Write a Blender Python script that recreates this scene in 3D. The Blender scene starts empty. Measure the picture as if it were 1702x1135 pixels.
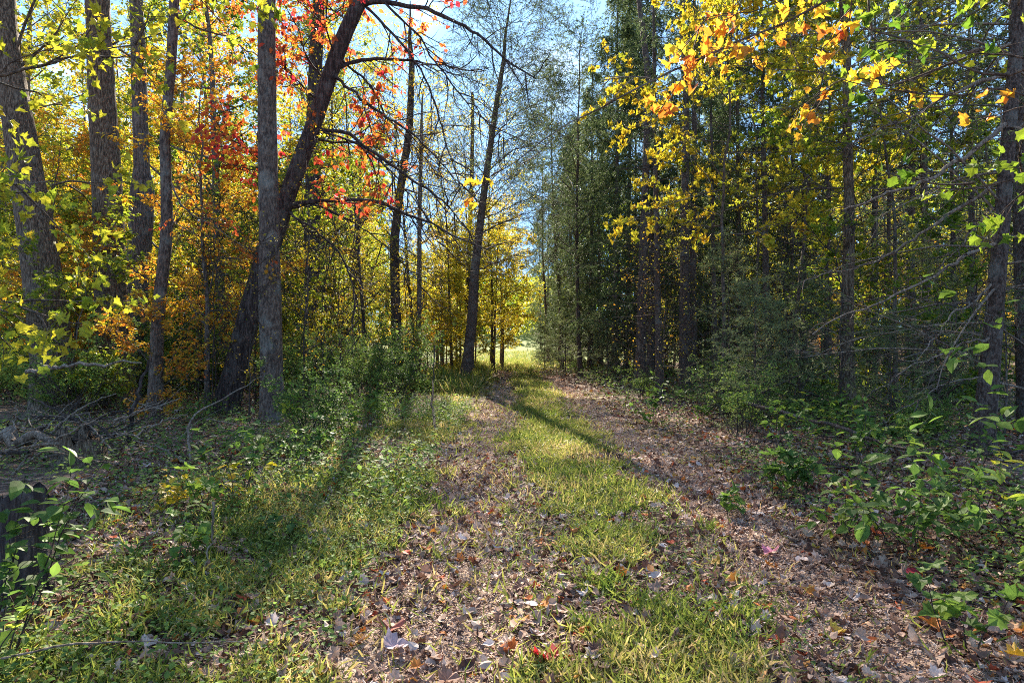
import bpy, math, random
import numpy as np
R = math.radians
SC = bpy.context.scene
COL = SC.collection

# ------------------------------------------------------------------ camera, sky, sun, exposure
EYE = 1.60; F = 1040.0; CX, HY = 851.0, 575.0          # focal length and horizon in photo pixels (1702 x 1135)
cam = bpy.data.objects.new('camera', bpy.data.cameras.new('camera')); COL.objects.link(cam)
cam.data.sensor_width = 36; cam.data.lens = F / 1702 * 36
cam.location = (0, 0, EYE); cam.rotation_euler = (R(90) + math.atan((HY - 567.5) / F), 0, 0)
cam.data.clip_start = 0.05; cam.data.clip_end = 1500
SC.camera = cam
SUN_EL, SUN_AZ = 33.0, -7.0
w = bpy.data.worlds.new("World"); SC.world = w; w.use_nodes = True
nt = w.node_tree; bg = nt.nodes['Background']
sky = nt.nodes.new('ShaderNodeTexSky'); sky.sky_type = 'NISHITA'; sky.sun_disc = False
sky.sun_elevation = R(SUN_EL); sky.sun_rotation = R(SUN_AZ); sky.air_density = 1.0; sky.dust_density = 0.4; sky.ozone_density = 2.0
# the sky's wide range is eased (x / (1 + x/k)) so the part near the sun keeps its blue, with thin white cloud by direction
va = nt.nodes.new('ShaderNodeVectorMath'); va.operation = 'MULTIPLY_ADD'; va.inputs[1].default_value = (.58, .27, .135); va.inputs[2].default_value = (1, 1, 1)
vd = nt.nodes.new('ShaderNodeVectorMath'); vd.operation = 'DIVIDE'
nt.links.new(sky.outputs[0], va.inputs[0]); nt.links.new(sky.outputs[0], vd.inputs[0]); nt.links.new(va.outputs[0], vd.inputs[1])
tc = nt.nodes.new('ShaderNodeTexCoord'); cn = nt.nodes.new('ShaderNodeTexNoise'); cn.inputs['Scale'].default_value = 3.2; cn.inputs['Detail'].default_value = 7
cr = nt.nodes.new('ShaderNodeValToRGB'); cr.color_ramp.elements[0].position = .58; cr.color_ramp.elements[1].position = .80
nt.links.new(tc.outputs['Generated'], cn.inputs[0]); nt.links.new(cn.outputs[0], cr.inputs[0])
cm = nt.nodes.new('ShaderNodeMix'); cm.data_type = 'RGBA'; nt.links.new(cr.outputs[0], cm.inputs[0]); nt.links.new(vd.outputs[0], cm.inputs[6]); cm.inputs[7].default_value = (4.6, 5.3, 6.2, 1)
nt.links.new(cm.outputs[2], bg.inputs[0]); bg.inputs[1].default_value = 0.10
sun = bpy.data.objects.new('sun', bpy.data.lights.new('sun', 'SUN')); COL.objects.link(sun)
sun.data.energy = 4.6; sun.data.angle = R(0.6); sun.data.color = (1, .89, .73)
sun.rotation_euler = (R(90 - SUN_EL), 0, R(180 - SUN_AZ)); sun.location = (-4, 30, 30)
vs = SC.view_settings; vs.view_transform = 'Standard'; vs.look = 'None'; vs.exposure = 2.4; vs.gamma = 1
SC.render.engine = 'CYCLES'
cy = SC.cycles; cy.max_bounces = 6; cy.diffuse_bounces = 4; cy.glossy_bounces = 2; cy.transmission_bounces = 5
cy.transparent_max_bounces = 4; cy.caustics_reflective = False; cy.caustics_refractive = False
cy.sample_clamp_indirect = 6; cy.use_denoising = False; cy.filter_width = 1.0

rng = np.random.default_rng(11)
def U(a, b, n=None): return rng.uniform(a, b, n)

def hgt(x, y):
    x = np.asarray(x, float); y = np.asarray(y, float)
    h = 0.05*np.sin(x*.7+1)*np.sin(y*.45) + .03*np.sin(x*1.9+.5)*np.cos(y*1.3)
    edge = np.clip((np.abs(x-.75)-1.9)/2.2, 0, 1)
    h = h*np.clip(edge+.25, 0, 1) + .12*edge*edge*(3-2*edge)
    h = h - .055*np.exp(-((x+.37)/.33)**2) - .055*np.exp(-((x-1.87)/.33)**2)
    r = np.clip((y-58)/60, 0, 1)
    return h + 4.6*r*r*(3-2*r) + .6*np.clip((np.abs(x)-25)/60, 0, 1)
def gz(x, y): return float(hgt(x, y))
def at(px, py, d): return np.array([(px-CX)/F*d, d, EYE+(HY-py)/F*d])
def pxof(x, y): return CX + F*x/y

# ------------------------------------------------------------------ materials
def mat(name):
    m = bpy.data.materials.new(name); m.use_nodes = True; t = m.node_tree
    for n in list(t.nodes):
        if n.type != 'OUTPUT_MATERIAL': t.nodes.remove(n)
    return m, t, t.nodes, t.links
def ramp(N, stops, interp='LINEAR'):
    r = N.new('ShaderNodeValToRGB'); e = r.color_ramp; e.interpolation = interp
    while len(e.elements) > 1: e.elements.remove(e.elements[-1])
    e.elements[0].position = stops[0][0]; e.elements[0].color = (*stops[0][1], 1)
    for p, c in stops[1:]:
        k = e.elements.new(p); k.color = (*c, 1)
    return r
def leaf_material(name, stops, spread, trans=.5, rough=.45, gloss=.35, shift=True, boost=1.5):
    m, t, N, L = mat(name)
    a = N.new('ShaderNodeAttribute'); a.attribute_name = 'rnd'
    mu = N.new('ShaderNodeMath'); mu.operation = 'MULTIPLY_ADD'
    L.new(a.outputs['Fac'], mu.inputs[0]); mu.inputs[1].default_value = spread; mu.inputs[2].default_value = 0
    if shift:
        oi = N.new('ShaderNodeObjectInfo'); sp = N.new('ShaderNodeSeparateColor')
        L.new(oi.outputs['Color'], sp.inputs[0]); L.new(sp.outputs[0], mu.inputs[2])
    r = ramp(N, stops); L.new(mu.outputs[0], r.inputs[0])
    # blotches on each leaf
    tc = N.new('ShaderNodeTexCoord'); nz = N.new('ShaderNodeTexNoise'); nz.inputs['Scale'].default_value = 14; nz.inputs['Detail'].default_value = 2
    L.new(tc.outputs['Object'], nz.inputs[0])
    hs = N.new('ShaderNodeHueSaturation'); L.new(r.outputs[0], hs.inputs['Color'])
    mr = N.new('ShaderNodeMapRange'); mr.inputs[1].default_value = .3; mr.inputs[2].default_value = .7; mr.inputs[3].default_value = .6; mr.inputs[4].default_value = 1.3
    L.new(nz.outputs[0], mr.inputs[0]); L.new(mr.outputs[0], hs.inputs['Value'])
    p = N.new('ShaderNodeBsdfPrincipled'); L.new(hs.outputs[0], p.inputs['Base Color'])
    p.inputs['Roughness'].default_value = rough; p.inputs['Specular IOR Level'].default_value = gloss
    tr = N.new('ShaderNodeBsdfTranslucent'); h2 = N.new('ShaderNodeHueSaturation')
    L.new(hs.outputs[0], h2.inputs['Color']); h2.inputs['Value'].default_value = boost; h2.inputs['Saturation'].default_value = 1.05
    L.new(h2.outputs[0], tr.inputs[0])
    mx = N.new('ShaderNodeMixShader'); mx.inputs[0].default_value = trans
    L.new(p.outputs[0], mx.inputs[1]); L.new(tr.outputs[0], mx.inputs[2])
    L.new(mx.outputs[0], N['Material Output'].inputs[0])
    return m
AUT = [(0, (.035,.075,.02)), (.15, (.075,.15,.02)), (.30, (.22,.28,.035)), (.44, (.42,.39,.045)), (.60, (.58,.41,.05)),
       (.72, (.58,.28,.05)), (.84, (.55,.15,.05)), (1, (.50,.045,.06))]
M_AUT = leaf_material('autumn_leaf', AUT, .34, .55, .5, .25)
M_GREEN = leaf_material('green_leaf', [(0, (.045,.08,.03)), (.3, (.09,.155,.045)), (.6, (.16,.25,.06)), (.85, (.26,.34,.07)), (1, (.44,.40,.07))], .62, .38, .6, .1)
M_NEEDLE = leaf_material('spruce_needle', [(0, (.03,.042,.016)), (.45, (.075,.11,.045)), (.8, (.16,.20,.085)), (1, (.25,.29,.12))], .6, .3, .6, .15)
M_GRASS = leaf_material('grass_blade', [(0, (.07,.11,.02)), (.3, (.14,.185,.04)), (.55, (.25,.27,.06)), (.75, (.37,.32,.11)), (1, (.44,.32,.17))], 1.0, .42, .55, .2, shift=False)
M_LITTER = leaf_material('fallen_leaf_brown', [(0, (.07,.034,.024)), (.2, (.17,.085,.06)), (.45, (.27,.16,.115)), (.65, (.38,.25,.185)), (.82, (.50,.37,.29)),
                         (.9, (.60,.50,.46)), (.93, (.54,.24,.05)), (.965, (.45,.07,.03)), (1, (.50,.40,.07))], 1.0, .10, .7, .18, shift=False)
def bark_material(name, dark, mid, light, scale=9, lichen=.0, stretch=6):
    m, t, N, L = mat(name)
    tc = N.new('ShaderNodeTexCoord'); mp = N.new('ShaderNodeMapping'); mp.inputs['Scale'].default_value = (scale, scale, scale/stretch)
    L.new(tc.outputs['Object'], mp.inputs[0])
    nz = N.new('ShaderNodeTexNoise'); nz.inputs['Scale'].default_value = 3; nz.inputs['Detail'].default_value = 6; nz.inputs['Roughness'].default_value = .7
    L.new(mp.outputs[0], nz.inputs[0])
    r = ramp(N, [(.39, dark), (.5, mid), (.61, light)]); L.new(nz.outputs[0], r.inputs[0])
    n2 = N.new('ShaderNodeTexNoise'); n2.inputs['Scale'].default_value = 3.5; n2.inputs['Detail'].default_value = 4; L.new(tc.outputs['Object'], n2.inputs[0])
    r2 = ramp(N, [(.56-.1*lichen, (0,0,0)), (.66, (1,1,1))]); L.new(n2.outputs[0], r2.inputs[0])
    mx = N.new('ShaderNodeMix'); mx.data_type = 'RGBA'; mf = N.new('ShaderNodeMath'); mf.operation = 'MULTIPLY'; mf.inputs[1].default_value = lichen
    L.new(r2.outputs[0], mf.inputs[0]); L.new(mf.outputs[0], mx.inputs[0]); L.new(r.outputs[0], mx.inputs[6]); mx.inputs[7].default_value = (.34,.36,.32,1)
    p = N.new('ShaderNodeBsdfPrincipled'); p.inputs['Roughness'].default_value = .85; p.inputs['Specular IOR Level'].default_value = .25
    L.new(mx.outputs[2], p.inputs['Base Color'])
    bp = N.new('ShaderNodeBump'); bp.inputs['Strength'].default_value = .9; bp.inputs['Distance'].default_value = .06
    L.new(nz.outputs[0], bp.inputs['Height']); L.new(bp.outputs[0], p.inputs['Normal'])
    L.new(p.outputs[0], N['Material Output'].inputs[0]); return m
M_BARK = bark_material('grey_bark', (.05,.036,.03), (.15,.115,.095), (.27,.22,.19), 11, .25)
M_BARKSM = bark_material('smooth_grey_bark', (.05,.037,.033), (.13,.09,.07), (.23,.175,.14), 9, .35, 3)
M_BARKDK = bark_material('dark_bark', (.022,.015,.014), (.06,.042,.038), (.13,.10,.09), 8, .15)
M_BARKSP = bark_material('spruce_bark', (.04,.026,.02), (.11,.075,.06), (.2,.155,.13), 12, .25, 2)
M_BARKLT = bark_material('oak_bark', (.045,.03,.02), (.15,.10,.065), (.31,.235,.165), 13, .12, 5)
M_TWIG = bark_material('twig_bark', (.03,.022,.02), (.07,.052,.045), (.13,.10,.085), 10, 0)
M_DEAD = bark_material('dead_wood', (.11,.08,.06), (.27,.20,.15), (.46,.37,.29), 12, .2, 8)
def ground_material(name, stops, sc1):
    m, t, N, L = mat(name)
    tc = N.new('ShaderNodeTexCoord')
    nz = N.new('ShaderNodeTexNoise'); nz.inputs['Scale'].default_value = sc1; nz.inputs['Detail'].default_value = 8; nz.inputs['Roughness'].default_value = .7
    vo = N.new('ShaderNodeTexVoronoi'); vo.inputs['Scale'].default_value = 13; vo.inputs['Randomness'].default_value = 1
    L.new(tc.outputs['Object'], nz.inputs[0]); L.new(tc.outputs['Object'], vo.inputs[0])
    sp = N.new('ShaderNodeSeparateColor'); L.new(vo.outputs['Color'], sp.inputs[0])
    ad = N.new('ShaderNodeMath'); ad.operation = 'MULTIPLY_ADD'; ad.inputs[1].default_value = .5; L.new(sp.outputs[0], ad.inputs[0])
    m2 = N.new('ShaderNodeMath'); m2.operation = 'MULTIPLY'; m2.inputs[1].default_value = .6; L.new(nz.outputs[0], m2.inputs[0]); L.new(m2.outputs[0], ad.inputs[2])
    r = ramp(N, stops); L.new(ad.outputs[0], r.inputs[0])
    p = N.new('ShaderNodeBsdfPrincipled'); p.inputs['Roughness'].default_value = .95; p.inputs['Specular IOR Level'].default_value = .15
    L.new(r.outputs[0], p.inputs['Base Color'])
    bp = N.new('ShaderNodeBump'); bp.inputs['Strength'].default_value = .8; bp.inputs['Distance'].default_value = .03
    L.new(ad.outputs[0], bp.inputs['Height']); L.new(bp.outputs[0], p.inputs['Normal'])
    L.new(p.outputs[0], N['Material Output'].inputs[0]); return m
M_GROUND = ground_material('forest_floor', [(.15, (.035,.022,.016)), (.4, (.09,.055,.04)), (.6, (.17,.11,.08)), (.8, (.27,.19,.14))], 5)
M_PATH = ground_material('trodden_earth', [(.15, (.22,.145,.10)), (.4, (.36,.255,.185)), (.6, (.47,.35,.26)), (.8, (.58,.45,.35))], 16)
M_FIELD = ground_material('meadow_green', [(.15, (.06,.10,.025)), (.5, (.13,.18,.04)), (.8, (.24,.26,.07))], .8)

# ------------------------------------------------------------------ geometry collector
def nrm(v): return v / (np.linalg.norm(v, axis=-1, keepdims=True) + 1e-9)
class G:
    def __init__(s): s.v = []; s.f3 = []; s.f4 = []; s.r = []; s.n = 0
    def add(s, v, f3=None, f4=None, r=None):
        v = np.asarray(v, np.float32).reshape(-1, 3)
        if f3 is not None and len(f3): s.f3.append(np.asarray(f3, np.int32).reshape(-1, 3) + s.n)
        if f4 is not None and len(f4): s.f4.append(np.asarray(f4, np.int32).reshape(-1, 4) + s.n)
        s.v.append(v); s.r.append(np.zeros(len(v), np.float32) if r is None else np.asarray(r, np.float32).ravel()); s.n += len(v)
    def mesh(s, name, material, smooth=False):
        me = bpy.data.meshes.new(name); v = np.concatenate(s.v)
        f3 = np.concatenate(s.f3) if s.f3 else np.zeros((0, 3), np.int32); f4 = np.concatenate(s.f4) if s.f4 else np.zeros((0, 4), np.int32)
        me.vertices.add(len(v)); me.vertices.foreach_set('co', v.ravel())
        nl = f3.size + f4.size; me.loops.add(nl); me.loops.foreach_set('vertex_index', np.concatenate([f3.ravel(), f4.ravel()]))
        me.polygons.add(len(f3) + len(f4))
        st = np.concatenate([np.arange(len(f3))*3, f3.size + np.arange(len(f4))*4]).astype(np.int32)
        me.polygons.foreach_set('loop_start', st)
        me.polygons.foreach_set('use_smooth', np.full(len(st), smooth))
        a = me.attributes.new('rnd', 'FLOAT', 'POINT'); a.data.foreach_set('value', np.concatenate(s.r))
        me.update(calc_edges=True); me.materials.append(material); return me
    # tubes: P (m,n,3), Rd (m,n)
    def tubes(s, P, Rd, sides=5, rough=0.):
        P = np.asarray(P, float); Rd = np.asarray(Rd, float)
        if P.ndim == 2: P = P[None]; Rd = Rd[None]
        m, n, _ = P.shape
        T = np.zeros_like(P); T[:, 1:-1] = P[:, 2:]-P[:, :-2]; T[:, 0] = P[:, 1]-P[:, 0]; T[:, -1] = P[:, -1]-P[:, -2]; T = nrm(T)
        ref = np.where(np.abs(nrm(P[:, -1]-P[:, 0])[:, 2:3]) > .8, np.array([[1., .13, 0]]), np.array([[.05, .1, 1.]]))[:, None, :]
        A = nrm(np.cross(T, ref)); B = np.cross(T, A)
        th = np.linspace(0, 2*np.pi, sides, endpoint=False)
        rr = Rd[:, :, None] * np.ones(sides)
        if rough: rr = rr*(1 + rough*(rng.normal(0, 1, (m, n, sides))*.45 + np.sin(th*3+P[:, :, 2:3]*.8)*.5 + np.sin(th*5+1+P[:, :, 2:3]*1.7)*.35))
        V = P[:, :, None]+ rr[..., None]*(np.cos(th)[:, None]*A[:, :, None]+np.sin(th)[:, None]*B[:, :, None])
        i = np.arange(m)[:, None, None]*n*sides + np.arange(n-1)[None, :, None]*sides
        k = np.arange(sides)[None, None, :]; k2 = (k+1) % sides
        f = np.stack([i+k, i+k2, i+sides+k2, i+sides+k], -1).reshape(-1, 4)
        s.add(V, f4=f)
    def cards(s, pos, d, nn, size, tm, r=None):
        tv, tf = tm; m = len(pos); k = len(tv)
        d = nrm(d); nn = nrm(nn - (nn*d).sum(-1, keepdims=True)*d); sd = np.cross(d, nn)
        sz = (np.asarray(size)*np.ones(m))[:, None, None]
        V = pos[:, None] + sz*(tv[:, 0][None, :, None]*sd[:, None]+tv[:, 1][None, :, None]*d[:, None]+tv[:, 2][None, :, None]*nn[:, None])
        f = (np.arange(m)[:, None, None]*k + tf[None]).reshape(-1, 3)
        if r is None: r = rng.random(m)
        s.add(V, f3=f, r=np.repeat(r, k))
def T(v, f): return np.array(v, float), np.array(f)
DIAM = T([(0,0,0),(-.36,.5,.10),(.36,.5,.10),(0,1,-.06)], [(0,2,3),(0,3,1)])
OVAL = T([(0,0,0),(.27,.25,.07),(.34,.52,.08),(.2,.8,.03),(0,1.05,-.08),(-.2,.8,.03),(-.34,.52,.08),(-.27,.25,.07),(0,.5,-.01)],
         [(8,0,1),(8,1,2),(8,2,3),(8,3,4),(8,4,5),(8,5,6),(8,6,7),(8,7,0)])
mo = [(0,0),(.20,-.01),(.43,-.05),(.42,.13),(.62,.30),(.49,.40),(.50,.63),(.30,.60),(.22,.78),(0,1.0)]
mp_ = mo + [(-x, y) for x, y in mo[-2:0:-1]]
MAPLE = T([(0,.3,-.02)] + [(x, y, .10*abs(x)*2-.05*(y > .8)) for x, y in mp_], [(0, i, i % len(mp_)+1) for i in range(1, len(mp_)+1)])
def curl(tm, c1, c2):
    v = tm[0].copy(); v[:, 2] += c1*(v[:, 1]-.5)**2 + c2*v[:, 0]**2*2 + .06*np.sin(9*v[:, 0]+4*v[:, 1]); return v, tm[1]
MAPLES = [curl(MAPLE, .5, .3), curl(MAPLE, -.6, .9), curl(MAPLE, 1.1, -.5), curl(MAPLE, -.2, 1.6)]
NEED = T([(-.13,0,0),(.13,0,0),(0,1,0)], [(0,1,2)])
BLADE = T([(-.045,0,0),(.045,0,0),(-.04,.5,.06),(.04,.5,.06),(0,1,-.12)], [(0,1,3),(0,3,2),(2,3,4)])

def sprout(P, k, t0, t1, L, ang, up=.1, wob=.15, n=5, flat=0., taper=.6, sort=False):
    P = np.asarray(P, float)
    if P.ndim == 2: P = P[None]
    m, q, _ = P.shape
    t = t0 + (t1-t0)*((np.arange(k)[None]+rng.random((m, k)))/k)
    f = t*(q-1); i = np.clip(f.astype(int), 0, q-2); fr = (f-i)[..., None]
    a = np.arange(m)[:, None]; p0 = P[a, i]; p1 = P[a, i+1]
    pos = p0+(p1-p0)*fr; tan = nrm(p1-p0)
    rv = rng.normal(0, 1, (m, k, 3)); rv[..., 2] *= (1-flat)
    pe = nrm(rv-(rv*tan).sum(-1, keepdims=True)*tan)
    an = ang*(1+.25*rng.normal(0, 1, (m, k, 1)))
    d = nrm(tan*np.cos(an)+pe*np.sin(an))
    if callable(L): ln = L(t)
    else: ln = L*(1-taper*t)
    ln = ln*rng.uniform(.65, 1.2, (m, k))
    pts = [pos]
    for j in range(n-1):
        pts.append(pts[-1]+d*(ln/(n-1))[..., None])
        d = nrm(d+wob*rng.normal(0, 1, d.shape)+np.array([0, 0, up]))
    return np.stack(pts, 2).reshape(m*k, n, 3), t.reshape(-1)
def rad(P, r0, r1=.003):
    n = P.shape[1]; s = np.linspace(0, 1, n)[None]; return (np.asarray(r0)*np.ones(len(P)))[:, None]*(1-s)+r1*s
def leaves_on(g, P, k, size, tm, upn=1., jit=.5, droop=.3, out=.6, off=.03, sj=.3, t0=.15, r=None):
    m, n, _ = P.shape; t = rng.uniform(t0, 1, (m, k)); f = t*(n-1); i = np.clip(f.astype(int), 0, n-2); a = np.arange(m)[:, None]
    p0 = P[a, i]; p1 = P[a, i+1]; tan = nrm(p1-p0).reshape(-1, 3); pos = (p0+(p1-p0)*(f-i)[..., None]).reshape(-1, 3)
    N_ = len(pos); rv = rng.normal(0, 1, (N_, 3)); rv[:, 2] *= .4
    d = tan*(1-out)+nrm(rv)*out; d[:, 2] -= droop
    nn = np.array([0, 0, upn])+jit*rng.normal(0, 1, (N_, 3))
    pos = pos+off*rng.normal(0, 1, (N_, 3))
    sz = size*rng.uniform(1-sj, 1+sj, N_)
    if r is None:   # colour follows clumps plus leaf jitter
        r = np.clip(np.repeat(rng.random(m), k)*.5+rng.random(N_)*.5, 0, 1)
    if isinstance(tm, list):
        w_ = rng.integers(0, len(tm), N_)
        for i_, t_ in enumerate(tm):
            q = w_ == i_; g.cards(pos[q], d[q], nn[q], sz[q], t_, r[q])
    else: g.cards(pos, d, nn, sz, tm, r)

# ------------------------------------------------------------------ things
def empty(name, loc, label, cat, group=None, rot=0, scale=1, tilt=(0, 0)):
    o = bpy.data.objects.new(name, None); COL.objects.link(o); o.location = loc; o.rotation_euler = (tilt[0], tilt[1], rot)
    o.scale = (scale,)*3; o.empty_display_size = .2
    o['label'] = label; o['category'] = cat
    if group: o['group'] = group
    return o
def part(name, me, parent=None, shift=None, loc=None):
    o = bpy.data.objects.new(name, me); COL.objects.link(o)
    if parent: o.parent = parent
    if loc is not None: o.location = loc
    if shift is not None: o.color = (shift, 0, 0, 1)
    return o
def single(name, me, label, cat, group=None, loc=None, rot=0, scale=1, shift=None, kind=None):
    o = part(name, me, None, shift, loc); o.rotation_euler = (0, 0, rot); o.scale = (scale,)*3
    if kind: o['kind'] = kind
    else:
        o['category'] = cat
    if label: o['label'] = label
    if group: o['group'] = group
    return o

def trunk_line(H, lean=.05, wob=.12, n=12):
    z = np.linspace(-.15, H, n); c = np.cumsum(rng.normal(0, wob, (n, 2)), 0)*np.linspace(0, 1, n)[:, None]*.6
    az = U(0, 6.28); P = np.zeros((n, 3)); P[:, 0] = c[:, 0]+math.cos(az)*lean*z; P[:, 1] = c[:, 1]+math.sin(az)*lean*z; P[:, 2] = z; P[:, :2] -= P[0, :2]
    return P
def trunk_rad(n, r0, tip=.12, flare=.35):
    s = np.linspace(0, 1, n); return r0*((1-s)*(1-tip)+tip)*(1+flare*np.exp(-s*n*1.1))

def deciduous(H, r0, c0, spread, nb, k2, k3, kl, size, tm=DIAM, mat_=None, bark=None, prof=None, up=.12, ang=1.0, sides=9, upn=1.4, jit=.45):
    wood, crown = G(), G(); P = trunk_line(H, n=16)
    wood.tubes(P, trunk_rad(16, r0), sides, .04)
    prof = prof or (lambda t: spread*(.45+.75*np.sin(np.pi*np.clip((t-c0)/(1.02-c0), 0, 1)**.8)))
    B1, t = sprout(P, nb, c0, .98, prof, ang, up=up, wob=.13, n=7)
    wood.tubes(B1, rad(B1, np.clip(r0*.42*(1.05-t), .008, None), .005), 5)
    B2, t = sprout(B1, k2, .2, 1., spread*.42, .8, up=.03, wob=.14, n=5, flat=.75, taper=.45)
    wood.tubes(B2, rad(B2, .010, .003), 3)
    B3, t = sprout(B2, k3, .2, 1., spread*.22, .8, up=-.01, wob=.16, n=4, flat=.8, taper=.3)
    wood.tubes(B3, rad(B3, .005, .002), 3)
    leaves_on(crown, B3, kl, size, tm, upn=upn, jit=jit, off=.02)
    return wood.mesh('wood', bark or M_BARK, True), crown.mesh('leaves', mat_ or M_AUT)

def conifer(H, r0, c0, spread, nb, k2, kn, nsize, dead0=.05, dead=30, droop=-.09, hang=-.25, k3=2, flat=.3, young=False):
    wood, crown = G(), G(); P = trunk_line(H, .015, .03, 14)
    wood.tubes(P, trunk_rad(14, r0, .05), 9, .04)
    if nb:
        B1, t = sprout(P, nb, c0, .985, lambda t: spread*np.clip((1.02-t)/(1-c0), 0, 1)**.75*.95+.15, 1.5, up=droop, wob=.06, n=8)
        wood.tubes(B1, rad(B1, np.clip(.028*(1.1-t), .006, None), .004), 4)
        B2, _ = sprout(B1, k2, .12, 1., spread*.30, .95, up=hang, wob=.12, n=5, flat=flat, taper=.5)
        wood.tubes(B2, rad(B2, .005, .002), 3)
        for BB, kk in ((B2, kn), (B1[:, 3:], kn)):
            leaves_on(crown, BB, kk, nsize, NEED, upn=.2, jit=1., droop=.0, out=.5, off=.006, t0=.0)
        if k3:
            B3, _ = sprout(B2, k3, .2, 1., spread*.13, .8, up=hang, wob=.15, n=4, flat=flat, taper=.4)
            leaves_on(crown, B3, kn//2+2, nsize, NEED, upn=.2, jit=1., droop=.0, out=.5, off=.006, t0=.0)
    if dead:
        D1, t = sprout(P, dead, dead0, max(c0, .25)+.1, spread*.8, 1.5, up=-.03, wob=.10, n=6, taper=.1)
        wood.tubes(D1, rad(D1, .016, .004), 4)
        D2, _ = sprout(D1, 7, .15, 1., spread*.28, .8, up=-.05, wob=.2, n=4, flat=.3, taper=.4)
        wood.tubes(D2, rad(D2, .004, .0015), 3)
    return wood.mesh('wood', M_BARKSP, True), (crown.mesh('needles', M_NEEDLE) if nb else None)

def shrub(H, stems, kl, size, tm, mat_, spread=.5, k2=5, k3=3):
    wood, crown = G(), G()
    base = np.zeros((stems, 2, 3)); base[:, :, :2] = rng.normal(0, .06*H, (stems, 1, 2)); base[:, 1, 2] = .02
    S, _ = sprout(base, 1, 0, .1, H*1.1, spread, up=.06, wob=.12, n=7, taper=0)
    wood.tubes(S, rad(S, .007*H**.5+.002, .003), 4)
    B, _ = sprout(S, k2, .25, 1, H*.45, .9, up=.02, wob=.2, n=5, flat=.4); wood.tubes(B, rad(B, .004, .002), 3)
    C, _ = sprout(B, k3, .2, 1, H*.22, .8, up=0, wob=.2, n=4, flat=.5)
    wood.tubes(C, rad(C, .002, .001), 3)
    leaves_on(crown, C, kl, size, tm, droop=.15)
    return wood.mesh('stems', M_TWIG, True), crown.mesh('leaves', mat_)

LAND = []     # landmarks (px, words) used to word labels
PLACED = []   # (kind words, object, px, depth)
ORD = ['first','second','third','fourth','fifth','sixth','seventh','eighth','ninth','tenth','eleventh','twelfth','thirteenth','fourteenth','fifteenth','sixteenth','seventeenth','eighteenth','nineteenth','twentieth']
def place(kind, protos, x, y, name, cat, group, shift=None, scale=1., rot=None, tn='trunk', cn='crown', words=None, dz=-.03):
    me = protos[int(rng.integers(len(protos)))] if isinstance(protos, list) else protos
    o = empty(name, (x, y, gz(x, y)+dz), '', cat, group, U(0, 6.28) if rot is None else rot, scale)
    part(tn, me[0], o)
    if me[1] is not None: part(cn, me[1], o, shift if shift is not None else 0)
    PLACED.append([words or kind, o, pxof(x, y), y]); return o
def word_labels():
    groups = {}
    for k, o, px, d in PLACED:
        lm = min(LAND, key=lambda l: abs(l[0]-px)); side = 'left of' if px < lm[0] else 'right of'
        band = 'close' if d < 12 else 'mid' if d < 28 else 'far'
        groups.setdefault((k, band, lm[1], side), []).append((abs(px-lm[0]), d, o))
    for (k, band, lm, side), L_ in groups.items():
        L_.sort(key=lambda q: (q[0], q[1]))
        for i, (_, d, o) in enumerate(L_):
            pre = {'close': '', 'mid': 'midway-back ', 'far': 'far-back '}[band]
            num = '' if len(L_) == 1 else ('nearest ' if i == 0 else ORD[i]+' ' if i < 20 else str(i+1)+'th ')
            o['label'] = (num + pre + k + ' just ' + side + ' ' + lm) if i == 0 else (num + pre + k + ' ' + side + ' ' + lm)

# ------------------------------------------------------------------ ground and path
def sheet(name, xs, ys, zoff, material, jitter=0):
    X, Y = np.meshgrid(xs, ys); Z = hgt(X, Y)+zoff; V = np.stack([X, Y, Z], -1)
    a, b = len(ys), len(xs); i = (np.arange(a-1)[:, None]*b+np.arange(b-1)[None]).ravel()
    g = G(); g.add(V, f4=np.stack([i, i+1, i+b+1, i+b], -1)); return g.mesh(name, material, True)
xs = np.concatenate([-np.geomspace(420, 8, 26), np.arange(-7.8, 9.6, .12), np.geomspace(9.8, 420, 26)])
ys = np.concatenate([[-300, -120, -50, -20, -8], np.arange(-3, 14, .14), np.arange(14, 60, .6), np.geomspace(60, 600, 40)])
o = part('ground', sheet('ground', xs, ys, 0, M_GROUND)); o['kind'] = 'structure'
g = G()
for cx in (-.37, 1.87):
    yy = np.concatenate([np.arange(-2, 20, .12), np.arange(20, 62, .4)]); n = len(yy)
    wob = lambda s: .10*np.sin(yy*1.7+s)+.07*np.sin(yy*4.1+2*s)+.05*rng.normal(0, 1, n)
    lf = cx-.36+wob(cx); rt = cx+.36+wob(cx+2); sx = np.linspace(0, 1, 9)
    X = lf[:, None]*(1-sx)+rt[:, None]*sx; Y = np.repeat(yy[:, None], 9, 1)
    V = np.stack([X, Y, hgt(X, Y)+.012], -1); i = (np.arange(n-1)[:, None]*9+np.arange(8)[None]).ravel()
    g.add(V, f4=np.stack([i, i+1, i+10, i+9], -1))
o = part('path', g.mesh('path', M_PATH, True)); o['kind'] = 'structure'
o = part('meadow', sheet('meadow', np.linspace(-26, 30, 30), np.concatenate([np.arange(56, 70, 1.), np.geomspace(70, 240, 24)]), .03, M_FIELD)); o['kind'] = 'structure'

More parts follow.
